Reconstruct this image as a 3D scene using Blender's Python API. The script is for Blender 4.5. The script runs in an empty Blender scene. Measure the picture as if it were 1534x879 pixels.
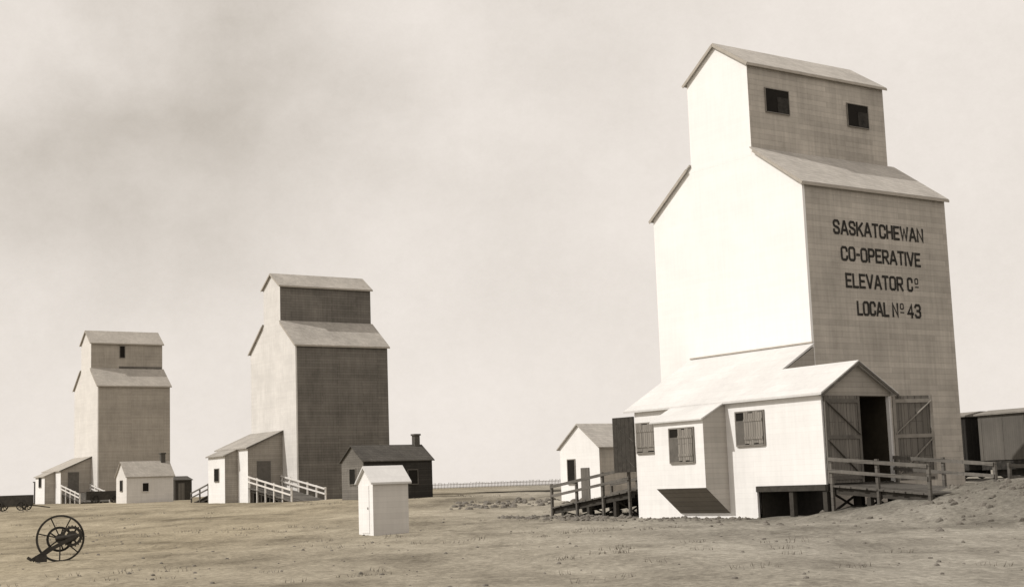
import bpy, bmesh, math, random
from mathutils import Vector, Matrix, noise
random.seed(7)
S=bpy.context.scene
col=S.collection
rad=math.radians
A=rad(34.5)
E1=(math.cos(A),math.sin(A)); E2=(-math.sin(A),math.cos(A))
N1=(12.1,57.7)

# ---------------------------------------------------------------- terrain
def sst(a,b,x):
    t=max(0,min(1,(x-a)/(b-a))); return t*t*(3-2*t)
PTS=[(-400,0),(52,0),(66,.12),(85,.5),(100,.92),(120,1.0),(160,1.38),(250,1.47),(400,1.3),(1000,0.3),(6000,-2)]
def lerp_pts(y):
    if y<=PTS[0][0]: return PTS[0][1]
    for (a,za),(b,zb) in zip(PTS,PTS[1:]):
        if y<=b: return za+(zb-za)*(y-a)/(b-a)
    return PTS[-1][1]
MC=(21.5,50.0); MR=(11.5,12.0)
def mound_r(x,y): return math.hypot((x-MC[0])/MR[0],(y-MC[1])/MR[1])
def smooth_h(x,y):
    z=lerp_pts(y)
    n=(x-N1[0])*.875+(y-N1[1])*.485
    if z<.92: z+= (.92-z)*sst(10.3,13,n)*sst(30,50,y)
    z=max(z, z*.3+1.15*(1-sst(.3,1.12,mound_r(x,y))))
    return z
def ground_h(x,y):
    z=smooth_h(x,y)
    k=1-sst(70,200,y)*.9
    if abs(x)>200 or y>500: return z
    m=1-sst(.6,1.2,mound_r(x,y))
    z+=noise.noise(Vector((x*.16,y*.16,0)))*.12*k
    z+=noise.noise(Vector((x*.55,y*.55,3)))*(.06+.15*m)*k
    z+=noise.noise(Vector((x*1.7,y*1.7,9)))*(.03+.08*m)*k
    return z

# ---------------------------------------------------------------- materials
def new_mat(name):
    m=bpy.data.materials.new(name); m.use_nodes=True
    nt=m.node_tree; b=nt.nodes['Principled BSDF']
    b.inputs['Roughness'].default_value=.9
    b.inputs['Specular IOR Level'].default_value=.15
    return m,nt,b
def sep(v,t=1.0):
    return (v, v*(1-.075*t), v*(1-.18*t), 1)
def N(nt,t,**k):
    n=nt.nodes.new(t)
    for a,b in k.items(): setattr(n,a,b)
    return n
def boards(name,v,var=.12,bh=.16,bl=3.6,tone=1.0,mortar=.55,stain=.25,bump=.35,vertical=False):
    m,nt,b=new_mat(name); L=nt.links
    tc=N(nt,'ShaderNodeTexCoord'); sp=N(nt,'ShaderNodeSeparateXYZ'); L.new(tc.outputs['Object'],sp.inputs[0])
    ad=N(nt,'ShaderNodeMath',operation='ADD'); L.new(sp.outputs[0],ad.inputs[0]); L.new(sp.outputs[1],ad.inputs[1])
    cb=N(nt,'ShaderNodeCombineXYZ')
    if vertical: L.new(sp.outputs[2],cb.inputs[0]); L.new(ad.outputs[0],cb.inputs[1])
    else: L.new(ad.outputs[0],cb.inputs[0]); L.new(sp.outputs[2],cb.inputs[1])
    br=N(nt,'ShaderNodeTexBrick'); L.new(cb.outputs[0],br.inputs['Vector'])
    br.inputs['Scale'].default_value=1; br.inputs['Brick Width'].default_value=bl; br.inputs['Row Height'].default_value=bh
    br.inputs['Mortar Size'].default_value=.012; br.inputs['Mortar Smooth'].default_value=.4; br.offset=.37; br.offset_frequency=3
    br.inputs['Color1'].default_value=sep(v*(1-var),tone); br.inputs['Color2'].default_value=sep(v*(1+var),tone)
    br.inputs['Mortar'].default_value=sep(v*mortar,tone)
    n1=N(nt,'ShaderNodeTexNoise'); n1.inputs['Scale'].default_value=.45; n1.inputs['Detail'].default_value=8; n1.inputs['Roughness'].default_value=.7
    L.new(tc.outputs['Object'],n1.inputs['Vector'])
    mp=N(nt,'ShaderNodeMapping'); mp.inputs['Scale'].default_value=(7,7,.5); L.new(tc.outputs['Object'],mp.inputs[0])
    n2=N(nt,'ShaderNodeTexNoise'); n2.inputs['Scale'].default_value=1; n2.inputs['Detail'].default_value=5; L.new(mp.outputs[0],n2.inputs['Vector'])
    r1=N(nt,'ShaderNodeMapRange'); r1.inputs[1].default_value=.3; r1.inputs[2].default_value=.7; r1.inputs[3].default_value=1-stain; r1.inputs[4].default_value=1+stain*.5
    L.new(n1.outputs[0],r1.inputs[0])
    r2=N(nt,'ShaderNodeMapRange'); r2.inputs[1].default_value=.3; r2.inputs[2].default_value=.7; r2.inputs[3].default_value=1-stain*.5; r2.inputs[4].default_value=1+stain*.25
    L.new(n2.outputs[0],r2.inputs[0])
    mu=N(nt,'ShaderNodeMath',operation='MULTIPLY'); L.new(r1.outputs[0],mu.inputs[0]); L.new(r2.outputs[0],mu.inputs[1])
    vm=N(nt,'ShaderNodeVectorMath',operation='SCALE'); L.new(br.outputs['Color'],vm.inputs[0]); L.new(mu.outputs[0],vm.inputs['Scale'])
    L.new(vm.outputs[0],b.inputs['Base Color'])
    bp=N(nt,'ShaderNodeBump'); bp.inputs['Strength'].default_value=bump; bp.inputs['Distance'].default_value=.02
    iv=N(nt,'ShaderNodeMath',operation='SUBTRACT'); iv.inputs[0].default_value=1; L.new(br.outputs['Fac'],iv.inputs[1])
    L.new(iv.outputs[0],bp.inputs['Height']); L.new(bp.outputs[0],b.inputs['Normal'])
    return m
def plain(name,v,tone=1.0,stain=.25,scale=3,rough=.9,metal=0):
    m,nt,b=new_mat(name); L=nt.links
    tc=N(nt,'ShaderNodeTexCoord'); n1=N(nt,'ShaderNodeTexNoise'); n1.inputs['Scale'].default_value=scale; n1.inputs['Detail'].default_value=7; n1.inputs['Roughness'].default_value=.7
    L.new(tc.outputs['Object'],n1.inputs['Vector'])
    cr=N(nt,'ShaderNodeValToRGB'); cr.color_ramp.elements[0].position=.3; cr.color_ramp.elements[1].position=.7
    cr.color_ramp.elements[0].color=sep(v*(1-stain),tone); cr.color_ramp.elements[1].color=sep(v*(1+stain*.6),tone)
    L.new(n1.outputs[0],cr.inputs[0]); L.new(cr.outputs[0],b.inputs['Base Color'])
    b.inputs['Roughness'].default_value=rough; b.inputs['Metallic'].default_value=metal
    return m
M={}
M['main_front']=boards('shade_darkened_weathered_boards',.46,.085,.24,2.9,1.0,.82,.24)  # shade of the front wall put into the board colour
M['main_side']=boards('sunlight_toned_pale_boards',.83,.012,.19,4.3,.2,.985,.05,.04)  # sunlit wall of the same elevator, sunlight put into a lighter colour
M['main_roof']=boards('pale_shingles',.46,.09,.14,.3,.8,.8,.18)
M['mid_front']=boards('shade_darkened_boards',.185,.09,.22,3.8,1.0,.5,.32)  # front boards coloured darker to carry the wall's shade
M['mid_side']=boards('sunlight_toned_grey_boards',.66,.03,.17,3.8,.4,.95,.14,.1)  # lighter copy for the sunlit side, brightness painted into the colour
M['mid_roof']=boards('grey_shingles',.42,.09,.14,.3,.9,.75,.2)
M['far_front']=boards('haze_shade_boards',.40,.07,.17,3.8,1.15,.78,.2)  # wall shade and distance haze mixed into the board colour
M['far_side']=boards('haze_lightened_boards',.68,.03,.17,3.8,.5,.96,.1,.08)  # sunlight and distance haze painted in as a paler board colour
M['far_roof']=boards('haze_toned_shingles',.42,.08,.14,.3,1.0,.8,.16)  # distance haze painted in as low-contrast shingle colour
M['white']=boards('whitewashed_boards',.81,.02,.2,4.0,.2,.96,.08,.08)
M['white_roof']=boards('whitewashed_roof',.62,.03,.3,1.0,.25,.94,.10,.08)
M['shade_tri']=boards('shade_toned_gable_boards',.34,.08,.2,4,1.0,.8,.15)  # shade on the white shed's gables painted as grey boards
M['annex_side']=boards('shade_toned_annex_boards',.48,.05,.2,4,.8,.85,.12)  # shade on the white annex's end walls put into a darker colour
M['trim']=plain('pale_trim',.55,.7,.15)
M['verge']=plain('verge_timber',.40,1.1,.15)
M['window_trim']=plain('window_trim',.22,1,.2)
M['trim_dark']=plain('dark_trim',.13,1,.25)
M['brace']=plain('door_brace',.27,1,.2)
M['door_light']=boards('grey_door_boards',.17,.12,.16,3.5,1.0,.65,.2,.5,True)
M['door']=boards('dark_door_boards',.15,.15,.16,3.5,1.0,.6,.2,.5,True)
M['dark']=plain('dark_void',.016,1.5,.3)
M['interior']=plain('shade_brown_interior',.05,2.2,.4,1.5)  # near-black brown stands in for the shade inside the doorway
M['shutter']=boards('grey_shutter_boards',.25,.12,.13,3,1.0,.5,.2,.5,True)
M['timber']=boards('weathered_timber',.14,.18,.25,2.5,1.0,.6,.3)
M['timber_dark']=plain('old_timber',.055,1.2,.35,4)
M['white_rail']=plain('white_rail_paint',.68,.5,.15)
M['paint']=plain('black_sign_paint',.04,1,.7,4)
M['iron']=plain('rusty_iron',.05,1.2,.4,12,.7,.2)
M['car']=boards('freight_car_boards',.12,.05,.14,9,1.0,.85,.2,.2,True)
M['car_dark']=boards('dark_freight_car_boards',.03,.12,.14,9,1.0,.6,.25,.5,True)
M['car_roof']=plain('car_roof',.22,1,.2)
M['brick']=plain('chimney_brick',.10,1,.3,8)
M['under']=boards('shade_darkened_hopper_boards',.20,.08,.18,4,1.1,.7,.15)  # shade under the hopper painted into its boards
M['shed_brown']=boards('brown_shed_boards',.34,.08,.17,4,1.1,.7,.2)
M['shed_roof']=boards('brown_shed_shingles',.36,.08,.17,.4,.9,.75,.2)
M['dark_wall']=boards('dark_office_boards',.045,.15,.17,4,1.0,.5,.3)  # office front boards, darker than its gable boards
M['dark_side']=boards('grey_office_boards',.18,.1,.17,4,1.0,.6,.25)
M['dark_roof']=boards('dark_shingles',.10,.12,.14,.3,1.0,.6,.25)

# ---------------------------------------------------------------- geometry helpers
class G:
    def __init__(s): s.v=[]; s.f=[]; s.m=[]
    def add(s,vs,fs,mi=0):
        o=len(s.v); s.v+= [tuple(v) for v in vs]
        for i,f in enumerate(fs):
            s.f.append([o+k for k in f]); s.m.append(mi[i] if isinstance(mi,(list,tuple)) else mi)
    def box(s,x0,x1,y0,y1,z0,z1,mi=0):
        vs=[(x,y,z) for z in (z0,z1) for y in (y0,y1) for x in (x0,x1)]
        s.add(vs,[(0,2,3,1),(4,5,7,6),(0,1,5,4),(2,6,7,3),(0,4,6,2),(1,3,7,5)],mi)
        return s
    def prism(s,poly,ext,mi=0,cap=None):
        n=len(poly); e=Vector(ext)
        vs=[Vector(p) for p in poly]+[Vector(p)+e for p in poly]
        fs=[tuple(range(n)),tuple(range(2*n-1,n-1,-1))]+[(i,(i+1)%n,n+(i+1)%n,n+i) for i in range(n)]
        c=mi if cap is None else cap
        ml=[c,c]+([mi]*n if not isinstance(mi,(list,tuple)) else list(mi))
        s.add(vs,fs,ml)
        return s
    def beam(s,p,q,w,h,mi=0,up=(0,0,1)):
        p=Vector(p); q=Vector(q); d=(q-p).normalized(); u=Vector(up)
        if abs(d.dot(u))>.98: u=Vector((0,1,0))
        a=d.cross(u).normalized()*w/2; b=a.cross(d).normalized()*h/2
        vs=[p-a-b,p+a-b,p+a+b,p-a+b,q-a-b,q+a-b,q+a+b,q-a+b]
        s.add(vs,[(0,3,2,1),(4,5,6,7),(0,1,5,4),(1,2,6,5),(2,3,7,6),(3,0,4,7)],mi)
        return s
    def tube(s,p,q,r,n=10,mi=0,r2=None):
        p=Vector(p); q=Vector(q); d=(q-p).normalized(); u=Vector((0,0,1))
        if abs(d.dot(u))>.98: u=Vector((0,1,0))
        a=d.cross(u).normalized(); b=a.cross(d).normalized(); r2=r if r2 is None else r2
        vs=[p+(a*math.cos(t)+b*math.sin(t))*r for t in [2*math.pi*i/n for i in range(n)]]+[q+(a*math.cos(t)+b*math.sin(t))*r2 for t in [2*math.pi*i/n for i in range(n)]]
        s.add(vs,[tuple(range(n)),tuple(range(2*n-1,n-1,-1))]+[(i,(i+1)%n,n+(i+1)%n,n+i) for i in range(n)],mi)
    def ring(s,c,R,w,t,n=40,axis='Y',mi=0):
        vs=[];fs=[]
        for i in range(n):
            a=2*math.pi*i/n
            for rr,yy in ((R-t,-w/2),(R,-w/2),(R,w/2),(R-t,w/2)):
                vs.append((c[0]+rr*math.cos(a),c[1]+yy,c[2]+rr*math.sin(a)))
        for i in range(n):
            j=(i+1)%n
            for k in range(4): fs.append((i*4+k,i*4+(k+1)%4,j*4+(k+1)%4,j*4+k))
        s.add(vs,fs,mi)
    def obj(s,name,parent,mats,smooth=False):
        me=bpy.data.meshes.new(name); me.from_pydata(s.v,[],s.f); me.update()
        bm=bmesh.new(); bm.from_mesh(me)
        for f,i in zip(bm.faces,s.m): f.material_index=i; f.smooth=smooth
        bmesh.ops.recalc_face_normals(bm,faces=bm.faces[:]); bm.to_mesh(me); bm.free()
        for m in (mats if isinstance(mats,(list,tuple)) else [mats]): me.materials.append(M[m] if isinstance(m,str) else m)
        o=bpy.data.objects.new(name,me); col.objects.link(o)
        if parent: o.parent=parent
        return o
def root(name,x,y,z,rot,label,cat,group=None):
    e=bpy.data.objects.new(name,None); e.empty_display_size=.5; col.objects.link(e)
    e.location=(x,y,z); e.rotation_euler=(0,0,rot); e['label']=label; e['category']=cat
    if group: e['group']=group
    return e

# ---------------------------------------------------------------- windows
def win_front(par,x0,x1,z0,z1,y,kind='open',frame='window_trim',t=.06):
    g=G(); g.box(x0,x1,y-.03,y+.01,z0,z1); w=g.obj('window',par,'dark')
    f=G()
    f.box(x0-t,x0,y-.06,y+.01,z0-t,z1+t); f.box(x1,x1+t,y-.06,y+.01,z0-t,z1+t)
    f.box(x0,x1,y-.059,y+.01,z1,z1+t); f.box(x0,x1,y-.09,y+.01,z0-t,z0)
    f.obj('frame',w,frame)
    if kind=='open':
        s=G(); xm=x0+(x1-x0)*.5
        s.box(xm,x1-.02,y-.05,y-.031,z0+.02,z1-.3*(z1-z0)); s.obj('shutter',w,'paint')
    return w
def win_side(par,x,y0,y1,z0,z1,shut=.72,frame='window_trim',t=.055):
    g=G(); g.box(x-.03,x+.01,y0,y1,z0,z1); w=g.obj('window',par,'dark')
    f=G()
    f.box(x-.06,x+.01,y0-t,y0,z0-t,z1+t); f.box(x-.06,x+.01,y1,y1+t,z0-t,z1+t)
    f.box(x-.059,x+.01,y0,y1,z1,z1+t); f.box(x-.09,x+.01,y0,y1,z0-t,z0)
    f.obj('frame',w,frame)
    if shut>0:
        s=G(); ye=y0+(y1-y0)*shut; n=4; d=(ye-y0)/n
        zs=(0,.03,-.02,.02)
        for i in range(n): s.box(x-.10,x-.075,y0+i*d+.006,y0+(i+1)*d-.006,z0+.02+zs[i],z1-.02+zs[i])
        for zz in (z0+.2*(z1-z0),z0+.75*(z1-z0)): s.box(x-.12,x-.1,y0,ye,zz-.05,zz+.05)
        s.obj('shutter',w,'shutter')
        if shut<.95:
            s=G(); s.box(x-.05,x-.031,ye+.02,y1,z0,z1-.25*(z1-z0)); s.obj('shutter',w,'trim_dark')
    return w

# ---------------------------------------------------------------- elevator
def elevator(pos,zb,Lx,W,s,Ez,B,C,P,mats,label,ov=.12,o=.16,t=.08,cx=0):
    e=root('grain_elevator',pos[0],pos[1],zb,A,label,'grain elevator','country grain elevators beside the railway')
    fm,sm,rm=mats
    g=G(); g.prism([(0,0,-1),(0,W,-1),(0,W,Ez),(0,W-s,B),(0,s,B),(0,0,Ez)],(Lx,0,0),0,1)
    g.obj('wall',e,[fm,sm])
    g=G(); g.prism([(0,s,B-.3),(0,W-s,B-.3),(0,W-s,C),(0,W/2,P),(0,s,C)],(Lx-cx,0,0),0,1)
    for k,v in enumerate(g.v):
        g.v[k]=(v[0]+(-.003 if v[0]<.01 else .003),v[1],v[2])
    g.obj('cupola_wall',e,[fm,sm])
    sl=(B-Ez)/s
    def slab(r,y0,z0,y1,z1,x0,x1):
        r.prism([(x0,y0,z0+.012),(x0,y1,z1+.012),(x0,y1,z1+t),(x0,y0,z0+t)],(x1-x0,0,0))
    r=G(); slab(r,-o,Ez-o*sl,s-.006,B-.006*sl,-ov,Lx+ov); r.obj('lower_roof',e,rm)
    r=G(); slab(r,W+o,Ez-o*sl,W-s+.006,B-.006*sl,-ov,Lx+ov); r.obj('lower_roof',e,rm)
    c2=(P-C)/(W/2-s); r=G()
    pr=[(s-o,C-o*c2+.012),(W/2,P+.012),(W-s+o,C-o*c2+.012),(W-s+o,C-o*c2+t),(W/2,P+t+.02),(s-o,C-o*c2+t)]
    r.prism([(-ov,y,z) for y,z in pr],(Lx-cx+2*ov,0,0)); 
    r.obj('cupola_roof',e,rm)
    G().box(-ov-.001,Lx+ov+.001,-o-.03,-o-.002,Ez-o*sl-.07,Ez-o*sl+.04).obj('fascia_board',e,'verge')
    G().box(-ov-.001,Lx-cx+ov+.001,s-o-.03,s-o-.002,C-o*c2-.06,C-o*c2+.04).obj('fascia_board',e,'verge')
    for (ya,za,yb,zb_) in ((-o,Ez-o*sl,s-.2,B-.2*sl),(W+o,Ez-o*sl,W-s+.2,B-.2*sl),(s-o,C-o*c2,W/2,P),(W-s+o,C-o*c2,W/2,P)):
        G().beam((-ov-.02,ya,za),(-ov-.02,yb,zb_),.03,.13).obj('verge_board',e,'verge')
    G().box(-.022,-.003,-.02,.11,-1,Ez-.05).box(-.003,.11,-.022,-.003,-1,Ez-.05).obj('corner_board',e,sm)
    return e
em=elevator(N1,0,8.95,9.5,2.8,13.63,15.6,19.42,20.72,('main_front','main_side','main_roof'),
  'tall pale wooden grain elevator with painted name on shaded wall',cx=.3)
win_front(em,1.0,2.4,17.35,18.4,2.8,t=.03); win_front(em,6.15,7.5,17.3,18.35,2.8,t=.03)
FONT={
'S':(.8,[[(1,.76),(.96,.9),(.78,1),(.22,1),(.03,.9),(0,.78),(.04,.64),(.22,.55),(.78,.46),(.96,.36),(1,.22),(.97,.1),(.78,0),(.22,0),(.04,.1),(0,.24)]]),
'A':(.95,[[(0,0),(.44,1),(.56,1),(1,0)],[(.2,.3),(.8,.3)]]),
'K':(.85,[[(0,0),(0,1)],[(1,1),(.07,.4)],[(.38,.6),(1,0)]]),
'T':(.8,[[(0,1),(1,1)],[(.5,0),(.5,.95)]]),
'C':(.8,[[(1,.74),(.97,.9),(.78,1),(.22,1),(.03,.9),(0,.78),(0,.22),(.03,.1),(.22,0),(.78,0),(.97,.1),(1,.26)]]),
'H':(.82,[[(0,0),(0,1)],[(1,0),(1,1)],[(.08,.5),(.92,.5)]]),
'E':(.72,[[(1,1),(0,1),(0,0),(1,0)],[(.08,.5),(.85,.5)]]),
'W':(1.15,[[(0,1),(.24,0),(.5,.85),(.76,0),(1,1)]]),
'N':(.85,[[(0,0),(0,1),(1,0),(1,1)]]),
'O':(.82,[[(.5,1),(.22,1),(.03,.9),(0,.78),(0,.22),(.03,.1),(.22,0),(.78,0),(.97,.1),(1,.22),(1,.78),(.97,.9),(.78,1),(.5,1)]]),
'P':(.78,[[(0,0),(0,1),(.75,1),(.96,.92),(1,.8),(1,.66),(.96,.54),(.75,.46),(.08,.46)]]),
'R':(.8,[[(0,0),(0,1),(.75,1),(.96,.92),(1,.8),(1,.68),(.96,.56),(.75,.48),(.08,.48)],[(.5,.44),(1,0)]]),
'I':(.0,[[(.5,0),(.5,1)]]),
'V':(.9,[[(0,1),(.46,0),(.54,0),(1,1)]]),
'L':(.68,[[(0,1),(0,0),(1,0)]]),
'-':(.32,[[(0,.5),(1,.5)]]),
' ':(.35,[]),
'4':(.8,[[(.76,0),(.76,1),(0,.28),(1,.28)]]),
'3':(.75,[[(0,.84),(.2,1),(.78,1),(.98,.88),(1,.68),(.78,.52),(.4,.52)],[(.8,.5),(1,.38),(1,.14),(.78,0),(.2,0),(0,.16)]]),
}
def strip(pts,w):
    n=len(pts); L_=[];R_=[]
    P=[Vector(p) for p in pts]
    closed=(P[0]-P[-1]).length<1e-6
    for i in range(n):
        if closed and i in(0,n-1): d0=(P[n-1]-P[n-2]).normalized(); d1=(P[1]-P[0]).normalized()
        else:
            d0=(P[i]-P[i-1]).normalized() if i>0 else None; d1=(P[i+1]-P[i]).normalized() if i<n-1 else None
        if d0 is None: d0=d1
        if d1 is None: d1=d0
        t=(d0+d1).normalized(); nn=Vector((-t.y,t.x)); k=max(.55,abs(nn.dot(Vector((-d0.y,d0.x)))))
        L_.append(P[i]+nn*w/2/k); R_.append(P[i]-nn*w/2/k)
    return L_,R_
def lettering(par,lines,y=-.016):
    for txt,x0,x1,zb,h,wt in lines:
        gap=.36; tot=sum(FONT[c][0]+gap for c in txt)-gap; sw=wt*h
        k=(x1-x0-sw)/(tot if tot>.1 else 1); x=x0+sw/2; g=G(); dep=0
        for c in txt:
            w,st=FONT[c]; jz=random.uniform(-.012,.012)
            for pl in st:
                pts=[(x+px*w*k,zb+jz+sw/2+pz*(h-sw)) for px,pz in pl] if w>0 else [(x,zb+sw/2+pz*(h-sw)) for px,pz in pl]
                a=Vector(pts[0]);b=Vector(pts[1]); 
                if (Vector(pts[0])-Vector(pts[-1])).length>1e-6:
                    pts[0]=tuple(a-(b-a).normalized()*sw*.45); a=Vector(pts[-1]);b=Vector(pts[-2]); pts[-1]=tuple(a-(b-a).normalized()*sw*.45)
                L_,R_=strip(pts,sw); n=len(L_); yy=y-.0012*(dep%3); dep+=1
                g.add([(p.x,yy,p.y) for p in L_]+[(p.x,yy,p.y) for p in R_],[(i,i+1,n+i+1,n+i) for i in range(n-1)])
            x+=(w+gap)*k
        g.obj('painted_lettering',par,'paint')
lettering(em,[('SASKATCHEWAN',1.67,7.35,11.53,.63,.17),('CO-OPERATIVE',2.04,7.05,10.42,.63,.17),('ELEVATOR',2.22,5.8,9.3,.63,.17),('C',6.05,6.43,9.3,.63,.17),('O',6.55,6.79,9.65,.28,.2),
  ('LOCAL',2.8,4.78,8.15,.63,.17),('N',4.98,5.38,8.15,.63,.17),('O',5.49,5.73,8.5,.28,.2),('43',5.93,6.83,8.15,.63,.17)])
G().box(6.55,6.79,-.02,-.016,9.5,9.55).obj('lettering_underline',em,'paint'); G().box(5.49,5.73,-.02,-.016,8.35,8.4).obj('lettering_underline',em,'paint')
NM=(-17.9,116.3); zm=.9
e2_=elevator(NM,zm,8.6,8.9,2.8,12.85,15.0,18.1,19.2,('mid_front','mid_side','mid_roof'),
  'wooden grain elevator with shade-darkened front, pale side and stepped roof',ov=.15,o=.2)
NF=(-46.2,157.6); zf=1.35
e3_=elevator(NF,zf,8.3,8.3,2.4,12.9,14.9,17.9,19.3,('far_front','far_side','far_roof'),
  'haze-toned distant wooden grain elevator with small window in its cupola',ov=.15,o=.2)
win_front(e3_,3.3,3.85,16.2,17.5,2.4,'none')
G().box(3.2,8.2,2.34,2.395,14.95,15.2).obj('roof_flashing',e3_,'timber')

# ---------------------------------------------------------------- main driveway shed
sh=root('driveway_shed',N1[0],N1[1],0,A,'whitewashed driveway shed with open plank doors against the tall elevator','shed')
FL=1.25; EV=4.6; xl=-3.8; y0=-3.9; y1=6.9; sl=.58
g=G()
g.box(xl,xl+.1,y0,y1,FL,EV+.02)
g.box(xl+.002,xl+.1,-.3,y1,-.4,FL)
g.box(xl+.1,-.02,y1-.1,y1,FL,EV)
g.box(-.13,-.03,y0,-.02,FL,EV)
g.obj('wall',sh,'white')
g=G(); g.box(xl+.101,xl+.13,y0+.15,4.8,FL+.04,EV-.1); g.box(-.16,-.131,y0+.15,4.8,FL+.04,EV-.1)
g.box(xl+.131,-.161,-1.2,-1.1,FL+.04,4.6); g.box(xl+.131,-.161,y0+.15,-1.2,4.45,4.48); g.obj('doorway_shade_lining',sh,'interior')  # dark lining added inside so the doorway looks deeply shaded
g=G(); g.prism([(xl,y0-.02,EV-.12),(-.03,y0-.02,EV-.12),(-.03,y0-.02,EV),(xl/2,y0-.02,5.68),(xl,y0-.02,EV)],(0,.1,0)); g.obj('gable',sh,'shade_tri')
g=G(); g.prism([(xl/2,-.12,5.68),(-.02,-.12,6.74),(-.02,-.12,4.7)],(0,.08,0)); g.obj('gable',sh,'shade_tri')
g=G(); 
def slabx(g,x0,z0,x1,z1,ya,yb,t=.1):
    g.prism([(x0,ya,z0+.012),(x1,ya,z1+.012),(x1,ya,z1+t),(x0,ya,z0+t)],(0,yb-ya,0))
slabx(g,xl-.2,EV-.2*sl,xl/2,EV+1.9*sl,y0-.22,y1+.5)
slabx(g,xl/2,EV+1.9*sl,-.012,EV+3.79*sl,-.14,y1+.5)
g.prism([(xl/2+.002,y0-.22,EV+1.9*sl+.012),(.18,y0-.22,EV-.18*sl+.012),(.18,y0-.22,EV-.18*sl+.1),(xl/2+.002,y0-.22,EV+1.9*sl+.1)],(0,3.6,0))
g.obj('roof',sh,'white_roof')
G().box(-.06,-.003,-.1,y1+.5,EV+3.79*sl+.11,EV+3.79*sl+.17).obj('roof_flashing',sh,'verge')
for (xa,za,xb,zb) in ((xl-.22,EV-.22*sl-.02,xl/2,EV+1.9*sl),(.2,EV-.2*sl-.02,xl/2+.001,EV+1.9*sl)):
    G().prism([(xa,y0-.25,za-.05),(xb,y0-.25,zb-.05),(xb,y0-.25,zb+.06),(xa,y0-.25,za+.06)],(0,.028,0)).obj('verge_board',sh,'timber')
g=G(); g.box(xl-.05,xl-.003,y0,-.3,FL-.22,FL-.005); g.box(xl,-.03,y0-.04,y0+.2,FL-.25,FL-.005); g.box(xl+.1,-.14,y0,4.9,FL-.03,FL+.03)
g.obj('floor',sh,'timber_dark')
hx=-5.02; ha=1.23; hb=4.2
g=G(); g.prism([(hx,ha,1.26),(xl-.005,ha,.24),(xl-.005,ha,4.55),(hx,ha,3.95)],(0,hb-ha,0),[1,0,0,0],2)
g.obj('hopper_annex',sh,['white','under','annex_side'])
g=G(); slabx(g,hx-.15,3.95-.15*.5,xl-.02,4.56,ha-.1,hb+.1,.07); g.obj('annex_roof',sh,'white_roof')
win_side(sh,xl,-.9,.6,2.85,4.1,.68)
win_side(sh,hx,1.8,3.2,2.3,3.6,.6)
win_side(sh,xl,5.25,6.75,2.8,4.0,.97)
def leaf(par,hinge,ang,w,h,name='door',brace=1,mat='door',mat2='trim_dark'):
    c,s_=math.cos(ang),math.sin(ang); g=G(); nx,ny=-s_,c
    def P(a,b,z): return (hinge[0]+c*a+nx*b,hinge[1]+s_*a+ny*b,hinge[2]+z)
    def pl(a0,a1,z0,z1,b0,b1,mi=0):
        vs=[P(a,b,z) for z in (z0,z1) for b in (b0,b1) for a in (a0,a1)]
        g.add(vs,[(0,2,3,1),(4,5,7,6),(0,1,5,4),(2,6,7,3),(0,4,6,2),(1,3,7,5)],mi)
    n=max(3,int(w/.22)); d=w/n
    for i in range(n): pl(i*d+.006,(i+1)*d-.006,0,h,-.02,.02)
    for z in (.12,h*.5,h-.27): pl(.12,w-.12,z,z+.14,-.055,-.021,1)
    pl(0,.12,.0,h,-.057,-.022,1); pl(w-.12,w,.0,h,-.057,-.022,1)
    for (za,zb) in ((.2,h*.5),(h*.55,h-.2)):
        a0,a1=(.05,w-.05) if brace>0 else (w-.05,.05)
        g.beam(P(a0,-.04,za),P(a1,-.04,zb),.03,.12,1,up=(nx,ny,0))
    return g.obj(name,par,[mat,mat2])
leaf(sh,(xl+.06,y0-.07,FL+.03),0,1.85,3.2,brace=-1,mat='door_light')
leaf(sh,(-.04,y0-.07,FL+.03),rad(-22),1.65,3.2,brace=1,mat='door_light',mat2='brace')
leaf(sh,(xl-.04,y1+.05,FL+.75),rad(97),1.25,2.35,brace=1,mat='timber_dark')
for yy in (y0+.1,y0+1.8,):
    for xx in (xl+.1,xl/2,-.25):
        G().box(xx-.1,xx+.1,yy-.1,yy+.1,-.5,FL-.03).obj('post',sh,'timber_dark')
yy=y0+.12
for (pa,pb,dy) in ((xl+.1,xl/2,-.12),(xl/2,xl+.1,-.16),(xl/2,-.25,-.12),(-.25,xl/2,-.16)):
    G().beam((pa,yy+dy,.15),(pb,yy+dy,FL-.25),.035,.14,up=(0,1,0)).obj('brace',sh,'timber_dark')
G().box(xl+.3,-.2,-.28,-.2,-.4,FL-.04).obj('foundation_wall',sh,'timber_dark')

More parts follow.
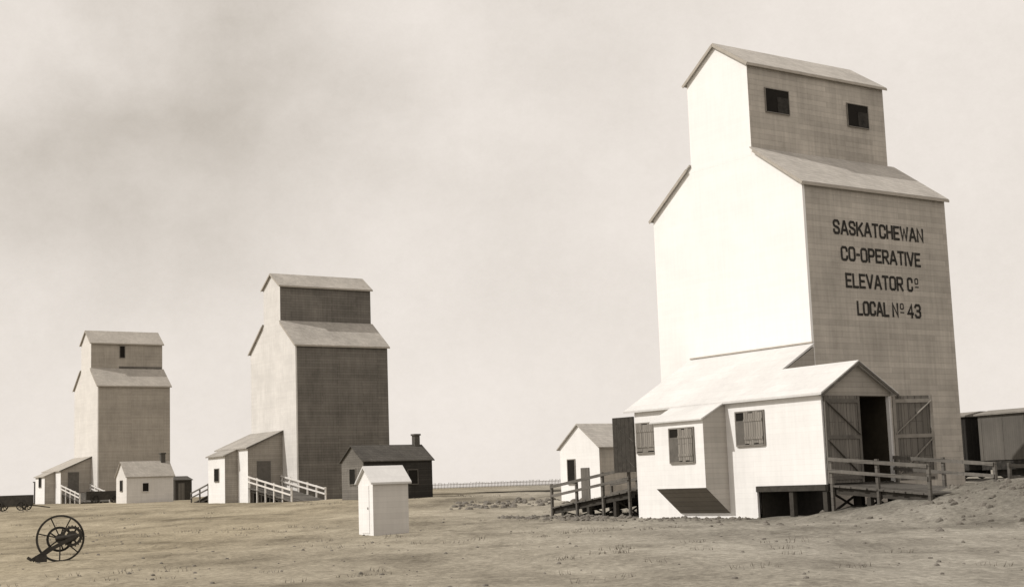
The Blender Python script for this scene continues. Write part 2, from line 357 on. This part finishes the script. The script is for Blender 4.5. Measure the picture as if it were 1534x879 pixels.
# ---------------------------------------------------------------- ramps
def ramp(pos,zb,x0,x1,ya,za,yb,zb_,label,mat,deck='timber',rh=1.0,np_=3,brace=True,zg=-.6,ext=0):
    e=root('loading_ramp',pos[0],pos[1],zb,A,label,'ramp')
    g=G(); L=abs(yb-ya); n=int(L/.24); sg=1 if yb>ya else -1
    for i in range(n):
        a=ya+(yb-ya)*i/n; b=ya+(yb-ya)*(i+.93)/n
        z1=za+(zb_-za)*i/n; z2=za+(zb_-za)*(i+.93)/n
        j=random.uniform(-.05,.05)
        g.prism([(x0+j,a,z1),(x0+j,b,z2),(x0+j,b,z2-.06),(x0+j,a,z1-.06)],(x1-x0,0,0))
    g.obj('deck',e,deck)
    for xx in (x0+.05,x1-.05):
        r=G()
        for i in range(np_):
            t=i/(np_-1); y=ya+(yb-ya)*t+sg*(.08 if i==0 else 0); z=za+(zb_-za)*t; lean=random.uniform(-.03,.03)
            r.beam((xx,y,zg),(xx+lean*.3,y+lean,z+rh+.05*(i%2)),.11,.11)
        r.beam((xx-.085,ya,za+rh-.06),(xx-.085,yb,zb_+rh-.08),.045,.13)
        r.beam((xx-.085,ya,za+rh*.52),(xx-.085,yb,zb_+rh*.50),.045,.12)
        r.obj('railing',e,mat)
    t=G()
    for xx in (x0+.2,(x0+x1)/2,x1-.2):
        t.beam((xx,ya,za-.19),(xx,yb,zb_-.19),.12,.24)
    for i in range(1,np_):
        tt=i/(np_-1)-.12; y=ya+(yb-ya)*tt; z=za+(zb_-za)*tt-.32
        for xx in (x0+.2,(x0+x1)/2,x1-.2): t.box(xx-.09,xx+.09,y-.09,y+.09,zg,z)
        if brace: t.beam((x0+.2,y-.1,zg+.5),((x0+x1)/2,y-.1,z),.04,.12,up=(0,1,0)); t.beam(((x0+x1)/2,y-.13,zg+.5),(x0+.2,y-.13,z),.04,.12,up=(0,1,0))
    t.obj('trestle',e,'timber_dark')
    return e
rm=ramp(N1,0,-3.75,-.12,-4.02,1.22,-8.5,.85,'weathered timber ramp with plank railings in front of shed doors','timber',np_=3)
f=root('rail_fence',17.6,51.6,.9,rad(28),'short weathered post and rail fence on dirt bank','fence')
for i in range(3):
    G().beam((i*1.5,0,-.5),(i*1.5+.03,0,.9-.05*i),.11,.11).obj('post',f,'timber')
for zz in (.8,.38): G().beam((-.1,-.07,zz),(3.2,-.07,zz-.12),.045,.12).obj('rail',f,'timber')
ramp(N1,0,-3.75,-.12,7.5,1.22,13.3,.55,'weathered timber approach ramp behind the whitewashed shed','timber',np_=4)

# ---------------------------------------------------------------- smaller driveway sheds
def shed2(pos,zb,ys,ye,w,zt,label,mw,mf,mr,bump=(2.0,5.5,1.15)):
    e=root('driveway_shed',pos[0],pos[1],zb,A,label,'shed','lean-to driveway sheds beside elevators')
    sl=.42; ze=zt-w*sl
    g=G(); g.prism([(-w,ys,-.5),(-.01,ys,-.5),(-.01,ys,zt),(-w,ys,ze)],(0,ye-ys,0),[0,0,0,0],1); g.obj('wall',e,[mw,mf])
    ba=ys+bump[0]; bb=ys+bump[1]; bw=bump[2]
    g=G(); g.prism([(-w-bw,ba,-.5),(-w-.005,ba,-.5),(-w-.005,ba,ze-.05),(-w-bw,ba,ze-.05-bw*sl)],(0,bb-ba,0),0,1); g.obj('annex',e,[mw,mf])
    g=G(); slabx(g,-w-.2,ze-.2*sl,-.012,zt,ys-.2,ye+.2); g.obj('roof',e,mr)
    g=G(); slabx(g,-w-bw-.2,ze-.05-(bw+.2)*sl-.01,-w-.21,ze-.05-.21*sl-.01,ba-.15,bb+.15,.09); g.obj('annex_roof',e,mr)
    win_side(e,-w-bw,ba+1.2,ba+2.1,1.9,2.9,0)
    G().box(-w+.8,-w+2.0,ys-.05,ys-.005,1.2,3.4).obj('door',e,'trim_dark')
    G().prism([(-w-.22,ys-.24,ze-.22*sl-.03),(-.02,ys-.24,zt-.03),(-.02,ys-.24,zt+.09),(-w-.22,ys-.24,ze-.22*sl+.09)],(0,.035,0)).obj('verge_board',e,'timber')
    return e
shed2(NM,zm,2.7,9.0,3.1,5.8,'brown lean-to driveway shed with white side beside middle elevator','white','shed_brown','shed_roof')
shed2(NF,zf,2.1,8.5,3.4,5.0,'haze-toned lean-to driveway shed beside distant elevator','white','far_front','far_roof')
ramp(NM,zm,-3.1,-.1,2.6,1.25,-5.3,.1,'white-railed plank ramp descending from lean-to shed','white_rail',np_=6,brace=False,rh=.95)
ramp(NF,zf,-3.4,-.1,2.0,1.15,-4.5,.1,'white-railed plank ramp at distant elevator','white_rail',np_=5,brace=False,rh=.9)
ramp(NM,zm,-3.1,-.1,9.2,1.15,15.0,.1,'timber ramp on the far side of lean-to shed','timber',np_=4,brace=False,rh=.95)

# ---------------------------------------------------------------- small houses
def house(name,pos,zb,rot,Lx,Ly,h,pk,mw,mf,mr,label,cat,chim=None,ov=.15,group=None):
    e=root(name,pos[0],pos[1],zb,rot,label,cat,group)
    g=G(); g.prism([(0,0,-.5),(0,Ly,-.5),(0,Ly,h),(0,Ly/2,pk),(0,0,h)],(Lx,0,0),0,1); g.obj('wall',e,[mf,mw])
    s=(pk-h)/(Ly/2); r=G(); t=.08
    pr=[(-ov,h-ov*s+.01),(Ly/2,pk+.01),(Ly+ov,h-ov*s+.01),(Ly+ov,h-ov*s+t),(Ly/2,pk+t+.01),(-ov,h-ov*s+t)]
    r.prism([(-ov,y,z) for y,z in pr],(Lx+2*ov,0,0)); ro=r.obj('roof',e,mr)
    if chim:
        c=G(); cx=chim; c.box(cx-.22,cx+.22,Ly/2-.22,Ly/2+.22,pk-.3,pk+.75); c.box(cx-.28,cx+.28,Ly/2-.28,Ly/2+.28,pk+.75,pk+.88); c.obj('chimney',ro,'brick')
    return e
M['oh_front']=boards('shade_toned_outhouse_boards',.58,.03,.2,4.0,.5,.93,.10,.15)  # whitewashed front made greyer, its shade is in the colour
oh=house('outhouse',(-5.23,51.5),ground_h(-5.2,51.5)-.02,rad(28),1.38,1.4,1.9,2.42,'white','oh_front','white_roof','small whitewashed gabled outhouse standing alone on bare ground','outhouse',ov=.1)
dr=G().box(-.02,-.004,.35,1.05,.1,1.8).obj('door',oh,'white')
G().box(-.04,-.021,.4,.46,.95,1.03).obj('latch',dr,'shutter')
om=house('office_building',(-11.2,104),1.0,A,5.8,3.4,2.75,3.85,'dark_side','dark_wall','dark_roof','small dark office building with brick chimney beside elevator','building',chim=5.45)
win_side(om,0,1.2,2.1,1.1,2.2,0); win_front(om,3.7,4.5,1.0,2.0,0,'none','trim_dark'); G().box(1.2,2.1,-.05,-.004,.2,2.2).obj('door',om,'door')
of=house('office_building',(-38.2,140),1.2,A,4.75,3.0,2.6,4.0,'far_side','far_side','far_roof','small pale office building with dark chimney near distant elevator','building',chim=4.2)
win_front(of,1.6,2.2,1.1,1.9,0,'none','far_side')
win_side(of,0,1.1,1.8,1.2,2.2,0)
hs=house('small_house',(4.78,84),.4,A,4.6,3.9,3.3,4.65,'white','main_front','main_roof','small white gabled house behind timber ramp','house')  # shaded wall takes the boards with shade painted into them
win_side(hs,0,2.4,3.1,1.2,2.6,0)
G().box(-.06,-.004,1.0,1.8,.1,2.1).obj('door',hs,'door')
def lean_shed(x,y,z,lx,ly,h,label):
    e=root('coal_shed',x,y,z,A,label,'shed')
    G().prism([(0,0,-.4),(0,ly,-.4),(0,ly,h+.35),(0,0,h)],(lx,0,0)).obj('wall',e,'timber_dark')
    k=.35/ly
    G().prism([(-.1,-.12,h-.12*k+.01),(-.1,ly+.12,h+.35+.12*k+.01),(-.1,ly+.12,h+.35+.12*k+.07),(-.1,-.12,h-.12*k+.07)],(lx+.2,0,0)).obj('roof',e,'dark_roof')
    G().box(.3,1.0,-.03,-.004,0,1.8).obj('door',e,'door')
lean_shed(-35.6,149,1.25,1.8,1.4,2.1,'small dark coal shed near distant office')
lean_shed(-54.6,163,1.3,1.6,1.4,2.2,'small dark shed beside distant driveway shed')

# ---------------------------------------------------------------- farm wagon
def wagon(x,y,rot,label,dz=-.02):
    z=smooth_h(x,y)+dz
    e=root('farm_wagon',x,y,z,rot,label,'wagon','parked farm wagons')
    g=G(); g.box(-1.9,1.5,-.8,-.75,.4,1.25); g.box(-1.9,1.5,.75,.8,.4,1.25); g.box(-1.9,-1.85,-.75,.75,.4,1.25); g.box(1.45,1.5,-.75,.75,.4,1.25); g.box(-1.85,1.45,-.75,.75,.36,.5); g.obj('box',e,'timber_dark')
    for wx_,R in ((-.95,.45),(.95,.4)):
        for wy_ in (-.9,.9):
            w=G(); w.ring((wx_,wy_,R),R,.07,.08,20)
            for k in range(10):
                a=k*math.pi/5; w.tube((wx_,wy_,R),(wx_+math.cos(a)*(R-.03),wy_,R+math.sin(a)*(R-.03)),.03,5)
            w.tube((wx_,wy_-.09,R),(wx_,wy_+.09,R),.11,8); w.obj('wheel',e,'timber_dark')
        g=G(); g.tube((wx_,-.9,R),(wx_,.9,R),.05,8); g.obj('axle',e,'timber_dark')
    G().beam((1.4,0,.45),(3.0,0,.2),.08,.08).obj('wagon_tongue',e,'timber_dark')
wagon(-40.9,116,rad(5),'old dark farm wagon parked on bare ground')
wagon(-43.2,150,rad(20),'old dark farm wagon near the small office')

# ---------------------------------------------------------------- iron wheel implement
wx,wy=-12.05,37.8; wz=ground_h(wx,wy)-.03
e=root('iron_implement_wheel',wx,wy,wz,rad(14),'rusty spoked iron implement wheel with axle and drawbar on dirt','farm implement')
g=G(); R=.61
g.ring((0,0,R),R,.13,.05,48); g.obj('rim',e,'iron')
for k in range(7):
    a=k*2*math.pi/7+.2; g=G(); g.tube((0,0,R),(math.cos(a)*(R-.02),0,R+math.sin(a)*(R-.02)),.018,6); g.obj('spoke',e,'iron')
g=G(); g.tube((0,-.14,R),(0,.45,R),.12,14); g.obj('hub',e,'iron')
g=G(); g.tube((-.1,-.12,R),(.45,-.14,R+.06),.06,10); g.obj('axle',e,'iron')
g=G(); g.ring((.30,-.10,R+.05),.26,.09,.07,28)
g.ring((.30,-.10,R+.05),.14,.10,.10,20)
for k in range(6):
    a=k*math.pi/3; g.beam((.30,-.1,R+.05),(.30+math.cos(a)*.23,-.1,R+.05+math.sin(a)*.23),.045,.045,up=(0,1,0))
for k in range(20):
    a=k*math.pi/10; g.box(.30+math.cos(a)*.27-.015,.30+math.cos(a)*.27+.015,-.13,-.07,R+.05+math.sin(a)*.27-.015,R+.05+math.sin(a)*.27+.015)
g.obj('gear_wheel',e,'iron')
g=G(); g.ring((-.03,.14,R-.02),.33,.07,.06,28)
for k in range(5):
    a=k*math.pi*2/5; g.beam((-.03,.14,R-.02),(-.03+math.cos(a)*.31,.14,R-.02+math.sin(a)*.31),.035,.035,up=(0,1,0))
g.obj('inner_wheel',e,'iron')
g=G(); g.beam((.42,-.17,R+.06),(-.2,-.17,.36),.06,.10); g.beam((-.2,-.17,.36),(-.68,-.2,.08),.06,.11); g.beam((-.68,-.2,.08),(-.8,-.2,.16),.07,.07)
g.beam((.05,-.15,R-.1),(-.5,-.15,.14),.05,.07); g.box(-.6,-.32,-.27,-.1,.03,.2); g.obj('drawbar',e,'iron')

# ---------------------------------------------------------------- railway
D=(-.485,.875); NN=(.875,.485); RA=math.atan2(D[1],D[0])
tc_=(N1[0]+22*NN[0],N1[1]+22*NN[1])
TZ=.85
tr=root('railway_track',tc_[0],tc_[1],TZ,RA,'steel railway track on wooden sleepers behind elevators','railway track')
for s_ in (-.72,.72): G().box(-25,230,s_-.035,s_+.035,.12,.25).obj('rail',tr,'iron')
g=G()
for i in range(-20,240):
    x=i*.9; g.box(x-.12,x+.12,-1.25,1.25,-.15,.12)
o=g.obj('sleeper',tr,'timber_dark'); o['kind']='stuff'
def boxcar(k,L,label,mat='car',h=3.35):
    bx,by=tc_[0]+D[0]*k,tc_[1]+D[1]*k
    e=root('freight_car',bx,by,TZ+.25,RA,label,'freight car','freight cars on the siding')
    g=G(); g.box(-L/2,L/2,-1.35,1.35,.95,h)
    for i in range(9):
        x=-L/2+.2+i*(L-.4)/8; g.box(x-.03,x+.03,1.351,1.37,.95,h-.05); g.box(x-.03,x+.03,-1.37,-1.351,.95,h-.05)
    g.obj('body',e,mat)
    g=G(); r_=-L/2-.15; g.prism([(r_,-1.5,h+.001),(r_,1.5,h+.001),(r_,1.5,h+.08),(r_,.3,h+.3),(r_,-.3,h+.3),(r_,-1.5,h+.08)],(L+.3,0,0)); g.obj('roof',e,'car_roof')
    for s_ in (1,-1):
        g=G(); g.box(-.9,.9,min(s_*1.38,s_*1.42),max(s_*1.38,s_*1.42),1.0,h-.15); g.obj('door',e,mat)
    g=G(); g.box(-L/2,L/2,-1.3,1.3,.45,.949)
    for tx in (-L/2+1.8,L/2-1.8): g.box(tx-1.2,tx+1.2,-.95,-.8,.1,.45); g.box(tx-1.2,tx+1.2,.8,.95,.1,.45)
    g.obj('underframe',e,'paint')
    for tx in (-L/2+1.8,L/2-1.8):
        for dx in (-.75,.75):
            for s_ in (-.72,.72):
                g=G(); g.tube((tx+dx,s_-.06,.42),(tx+dx,s_+.06,.42),.42,20); g.obj('wheel',e,'iron')
boxcar(4.9,12,'weathered wooden freight car standing on railway track')
boxcar(17.8,12,'dark wooden freight car coupled behind another car','car_dark')

# ---------------------------------------------------------------- far snow fence
f=root('snow_fence',-14,215,1.35,rad(4),'long low picket snow fence across open prairie','fence')
g=G()
x=0
while x<26:
    hgt=.95+random.uniform(-.12,.1); g.box(x,x+.08,-.02,.02,-.3,hgt); x+=.22
g.box(0,26,.021,.04,.25,.31); g.box(0,26,.021,.04,.7,.76)
o=g.obj('picket',f,'shutter'); o['kind']='stuff'

# ---------------------------------------------------------------- ground
def graded(lo,hi,step,outer):
    a=[]; x=lo
    while x<=hi+1e-6: a.append(x); x+=step
    l=[];d=step;x=lo
    while x>-outer: d*=1.5; x-=d; l.append(x)
    r=[];d=step;x=a[-1]
    while x<outer: d*=1.5; x+=d; r.append(x)
    return l[::-1]+a+r
xs=graded(-66,62,.42,5000)
ys=[]; y=-60
while y<18: ys.append(y); y+=4
while y<62: ys.append(y); y+=.26
while y<200: ys.append(y); y+=1.5
d=2
while y<6000: ys.append(y); d*=1.3; y+=d
vs=[(x,y,ground_h(x,y)) for y in ys for x in xs]; nx=len(xs)
fs=[(j*nx+i,j*nx+i+1,(j+1)*nx+i+1,(j+1)*nx+i) for j in range(len(ys)-1) for i in range(nx-1)]
me=bpy.data.meshes.new('ground'); me.from_pydata(vs,[],fs); me.polygons.foreach_set('use_smooth',[True]*len(fs)); me.update()
go=bpy.data.objects.new('ground',me); col.objects.link(go); go['kind']='structure'
m,nt,b=new_mat('bare_prairie_earth'); L=nt.links
tc=N(nt,'ShaderNodeTexCoord')
def nz(scale,det=6,ro=.6,sc=None,rot=0):
    n=N(nt,'ShaderNodeTexNoise'); n.inputs['Scale'].default_value=scale; n.inputs['Detail'].default_value=det; n.inputs['Roughness'].default_value=ro
    if sc:
        mp=N(nt,'ShaderNodeMapping'); mp.inputs['Scale'].default_value=sc; mp.inputs['Rotation'].default_value=(0,0,rad(rot)); L.new(tc.outputs['Object'],mp.inputs[0]); L.new(mp.outputs[0],n.inputs['Vector'])
    else: L.new(tc.outputs['Object'],n.inputs['Vector'])
    return n
def ma_(nt,op,a,b_,c_=None):
    L=nt.links; n=N(nt,'ShaderNodeMath',operation=op)
    for i,q in enumerate((a,b_,c_)):
        if q is None: continue
        if isinstance(q,(int,float)): n.inputs[i].default_value=q
        else: L.new(q,n.inputs[i])
    return n.outputs[0]
# elongated away from the viewer's road so patches do not flatten into streaks
a=nz(.09,4,.5); c=nz(.35,6,.6,(1.6,.6,1)); d_=nz(6,6,.85); s3=nz(.5,4,.5,(.3,1.0,1),12); f4=nz(1.6,6,.75,(1.5,.6,1))
t=ma_(nt,'MULTIPLY',a.outputs[0],.34); t=ma_(nt,'MULTIPLY_ADD',c.outputs[0],.28,t); t=ma_(nt,'MULTIPLY_ADD',s3.outputs[0],.10,t); t=ma_(nt,'MULTIPLY_ADD',d_.outputs[0],.10,t); t=ma_(nt,'MULTIPLY_ADD',f4.outputs[0],.18,t)
mr=N(nt,'ShaderNodeMapRange'); mr.inputs[1].default_value=.40; mr.inputs[2].default_value=.60; L.new(t,mr.inputs[0])
cr=N(nt,'ShaderNodeValToRGB'); cr.color_ramp.elements[0].position=0; cr.color_ramp.elements[0].color=(.155,.142,.12,1); cr.color_ramp.elements[1].position=1; cr.color_ramp.elements[1].color=(.40,.375,.325,1)
el_=cr.color_ramp.elements.new(.45); el_.color=(.275,.256,.218,1)
L.new(mr.outputs[0],cr.inputs[0])
sp=N(nt,'ShaderNodeSeparateXYZ'); L.new(tc.outputs['Object'],sp.inputs[0])
ex=ma_(nt,'MULTIPLY',ma_(nt,'SUBTRACT',sp.outputs[0],MC[0]),1/MR[0]); ey=ma_(nt,'MULTIPLY',ma_(nt,'SUBTRACT',sp.outputs[1],MC[1]),1/MR[1])
rr=ma_(nt,'SQRT',ma_(nt,'ADD',ma_(nt,'MULTIPLY',ex,ex),ma_(nt,'MULTIPLY',ey,ey)),0)
rr=ma_(nt,'ADD',rr,ma_(nt,'MULTIPLY',ma_(nt,'SUBTRACT',c.outputs[0],.5),1.0))
mk=N(nt,'ShaderNodeMapRange'); mk.inputs[1].default_value=.7; mk.inputs[2].default_value=1.4; mk.inputs[3].default_value=.6; mk.inputs[4].default_value=1; L.new(rr,mk.inputs[0])
fine=N(nt,'ShaderNodeMapRange'); fine.inputs[1].default_value=.4; fine.inputs[2].default_value=.6; fine.inputs[3].default_value=.76; fine.inputs[4].default_value=1.15; L.new(d_.outputs[0],fine.inputs[0])
vm=N(nt,'ShaderNodeVectorMath',operation='SCALE'); L.new(cr.outputs[0],vm.inputs[0]); L.new(ma_(nt,'MULTIPLY',mk.outputs[0],fine.outputs[0]),vm.inputs['Scale'])
tm=N(nt,'ShaderNodeMapRange'); tm.inputs[1].default_value=6; tm.inputs[2].default_value=-12; L.new(sp.outputs[0],tm.inputs[0])
mxx=N(nt,'ShaderNodeMixRGB',blend_type='MULTIPLY'); L.new(tm.outputs[0],mxx.inputs[0]); L.new(vm.outputs[0],mxx.inputs[1]); mxx.inputs[2].default_value=(1.06,.99,.85,1)
L.new(mxx.outputs[0],b.inputs['Base Color'])
bp=N(nt,'ShaderNodeBump'); bp.inputs['Strength'].default_value=.8; bp.inputs['Distance'].default_value=.06
h=ma_(nt,'MULTIPLY',f4.outputs[0],.8); h=ma_(nt,'MULTIPLY_ADD',d_.outputs[0],.4,h); L.new(h,bp.inputs['Height']); L.new(bp.outputs[0],b.inputs['Normal'])
b.inputs['Roughness'].default_value=1; b.inputs['Specular IOR Level'].default_value=0
me.materials.append(m)
M['clod']=plain('earth_clod',.17,1.2,.35,6)
M['grass']=plain('dry_grass',.22,1.3,.3,6)
g=G()
def clod(x,y,r):
    z=ground_h(x,y); ph=random.random()*6; n=6; vs=[(x,y,z+r*random.uniform(.5,.9))]
    for k in range(n):
        a=ph+k*math.pi*2/n; q=r*random.uniform(.7,1.25); vs.append((x+q*math.cos(a),y+q*math.sin(a)*.9,z-.02))
    for k in range(n):
        a=ph+.5+k*math.pi*2/n; q=r*random.uniform(.55,.8); vs.append((x+q*math.cos(a),y+q*math.sin(a),z+r*random.uniform(.3,.55)))
    fs=[]
    for k in range(n):
        j=(k+1)%n; fs+=[(1+k,1+j,7+k),(7+k,1+j,7+j),(7+k,7+j,0)]
    g.add(vs,fs)
for _ in range(500):
    y=random.uniform(22,70)**1; x=random.uniform(-.42,.42)*y; clod(x,y,random.choice((.02,.02,.03,.04,.06)))
for _ in range(1100):
    a=random.random()*6.28; r=random.gauss(0,.6); clod(19+math.cos(a)*9*r,47+math.sin(a)*8*r,random.choice((.03,.04,.06,.08,.14)))
for _ in range(160):
    clod(random.uniform(-4,6),random.uniform(80,92),random.uniform(.06,.28))
for _ in range(120):
    p=random.uniform(-1,8); q=random.uniform(-6.5,-3.9); clod(N1[0]+E1[0]*q+E2[0]*p,N1[1]+E1[1]*q+E2[1]*p,random.uniform(.04,.13))
for _ in range(140):
    p=random.uniform(7,14); q=random.uniform(-6.5,-3.6); clod(N1[0]+E1[0]*q+E2[0]*p,N1[1]+E1[1]*q+E2[1]*p,random.uniform(.05,.2))
o=g.obj('earth_clods',None,'clod'); o['kind']='stuff'; o['label']='scattered clods of dry earth and debris'; o['category']='debris'
g=G()
for _ in range(600):
    y=random.uniform(24,110); x=random.uniform(-.42,.42)*y
    if noise.noise(Vector((x*.12,y*.12,5)))<.1: continue
    z=ground_h(x,y)
    for k in range(9):
        a=random.random()*6.28; l=random.uniform(.03,.09)*(1+y/150); bx=x+random.uniform(-.3,.3); by=y+random.uniform(-.3,.3); w=.006+y*.00012
        g.add([(bx-w,by,z-.01),(bx+w,by,z-.01),(bx+math.cos(a)*l*.6,by+math.sin(a)*l*.6,z+l)],[(0,1,2)])
o=g.obj('grass_tufts',None,'grass'); o['kind']='stuff'; o['label']='sparse short dry prairie grass tufts'; o['category']='grass'

# ---------------------------------------------------------------- sky, sun, camera
EL=rad(42); sx,sy=-.93,-.36; l=math.hypot(sx,sy); sx/=l; sy/=l
W=bpy.data.worlds.new('World'); S.world=W; W.use_nodes=True; nt=W.node_tree; L=nt.links; nt.nodes.clear()
out=N(nt,'ShaderNodeOutputWorld'); bg=N(nt,'ShaderNodeBackground'); bg.inputs[1].default_value=.1; L.new(bg.outputs[0],out.inputs[0])
sk=N(nt,'ShaderNodeTexSky'); sk.sky_type='NISHITA'; sk.sun_disc=False; sk.sun_elevation=EL; sk.sun_rotation=math.atan2(sx,sy); sk.dust_density=4
hs_=N(nt,'ShaderNodeHueSaturation'); hs_.inputs['Saturation'].default_value=.1; L.new(sk.outputs[0],hs_.inputs['Color'])
tc=N(nt,'ShaderNodeTexCoord'); 
mp=N(nt,'ShaderNodeMapping'); mp.inputs['Scale'].default_value=(1,1,1.2); mp.inputs['Location'].default_value=(.3,.2,.1); L.new(tc.outputs['Generated'],mp.inputs[0])
n1=N(nt,'ShaderNodeTexNoise'); n1.inputs['Scale'].default_value=6.0; n1.inputs['Detail'].default_value=8; n1.inputs['Roughness'].default_value=.5; n1.inputs['Distortion'].default_value=0; L.new(mp.outputs[0],n1.inputs['Vector'])
n2=N(nt,'ShaderNodeTexNoise'); n2.inputs['Scale'].default_value=90; n2.inputs['Detail'].default_value=8; n2.inputs['Roughness'].default_value=.9; L.new(mp.outputs[0],n2.inputs['Vector'])
spx=N(nt,'ShaderNodeSeparateXYZ'); L.new(tc.outputs['Generated'],spx.inputs[0])
el=N(nt,'ShaderNodeMapRange'); el.inputs[1].default_value=.03; el.inputs[2].default_value=.25; el.inputs[3].default_value=.0; el.inputs[4].default_value=1; L.new(spx.outputs[2],el.inputs[0])
lf=N(nt,'ShaderNodeMapRange'); lf.inputs[1].default_value=.12; lf.inputs[2].default_value=-.25; lf.inputs[3].default_value=0; lf.inputs[4].default_value=1; L.new(spx.outputs[0],lf.inputs[0])
cl=N(nt,'ShaderNodeMapRange'); cl.inputs[1].default_value=.32; cl.inputs[2].default_value=.68; L.new(n1.outputs[0],cl.inputs[0])
dk=ma_(nt,'MULTIPLY',el.outputs[0],ma_(nt,'MULTIPLY_ADD',lf.outputs[0],.36,.09))
dk=ma_(nt,'MULTIPLY',dk,ma_(nt,'MULTIPLY_ADD',cl.outputs[0],-1.1,1.5))
dk=ma_(nt,'MULTIPLY_ADD',ma_(nt,'SUBTRACT',n2.outputs[0],.5),.30,dk)
dk=ma_(nt,'MULTIPLY_ADD',ma_(nt,'SUBTRACT',cl.outputs[0],.5),-.08,dk)
dk=ma_(nt,'ADD',dk,.08)
cr=N(nt,'ShaderNodeValToRGB'); L.new(dk,cr.inputs[0])
cr.color_ramp.elements[0].position=0; cr.color_ramp.elements[0].color=(.98,.905,.835,1)
cr.color_ramp.elements[1].position=1; cr.color_ramp.elements[1].color=(.46,.41,.345,1)
sc=N(nt,'ShaderNodeVectorMath',operation='SCALE'); L.new(cr.outputs[0],sc.inputs[0]); sc.inputs['Scale'].default_value=9.9
mx=N(nt,'ShaderNodeMixRGB'); mx.inputs[0].default_value=.1; L.new(sc.outputs[0],mx.inputs[1]); L.new(hs_.outputs[0],mx.inputs[2]); L.new(mx.outputs[0],bg.inputs[0])

sd=bpy.data.lights.new('sun','SUN'); sd.energy=3.1; sd.angle=rad(.5); sd.color=(1,.96,.91)
so=bpy.data.objects.new('sun',sd); col.objects.link(so)
dv=Vector((sx*math.cos(EL),sy*math.cos(EL),math.sin(EL))); so.rotation_euler=dv.to_track_quat('Z','Y').to_euler(); so.location=(0,0,60)

cd=bpy.data.cameras.new('camera'); cd.sensor_width=36; cd.lens=50.1; cd.clip_end=12000
co=bpy.data.objects.new('camera',cd); col.objects.link(co)
TH=7.665; RO=-2.0
co.matrix_world=Matrix.Translation((0,0,1.6))@Matrix.Rotation(rad(90+TH),4,'X')@Matrix.Rotation(rad(RO),4,'Z')
S.camera=co
S.view_settings.view_transform='Standard'; S.view_settings.look='None'; S.view_settings.exposure=0
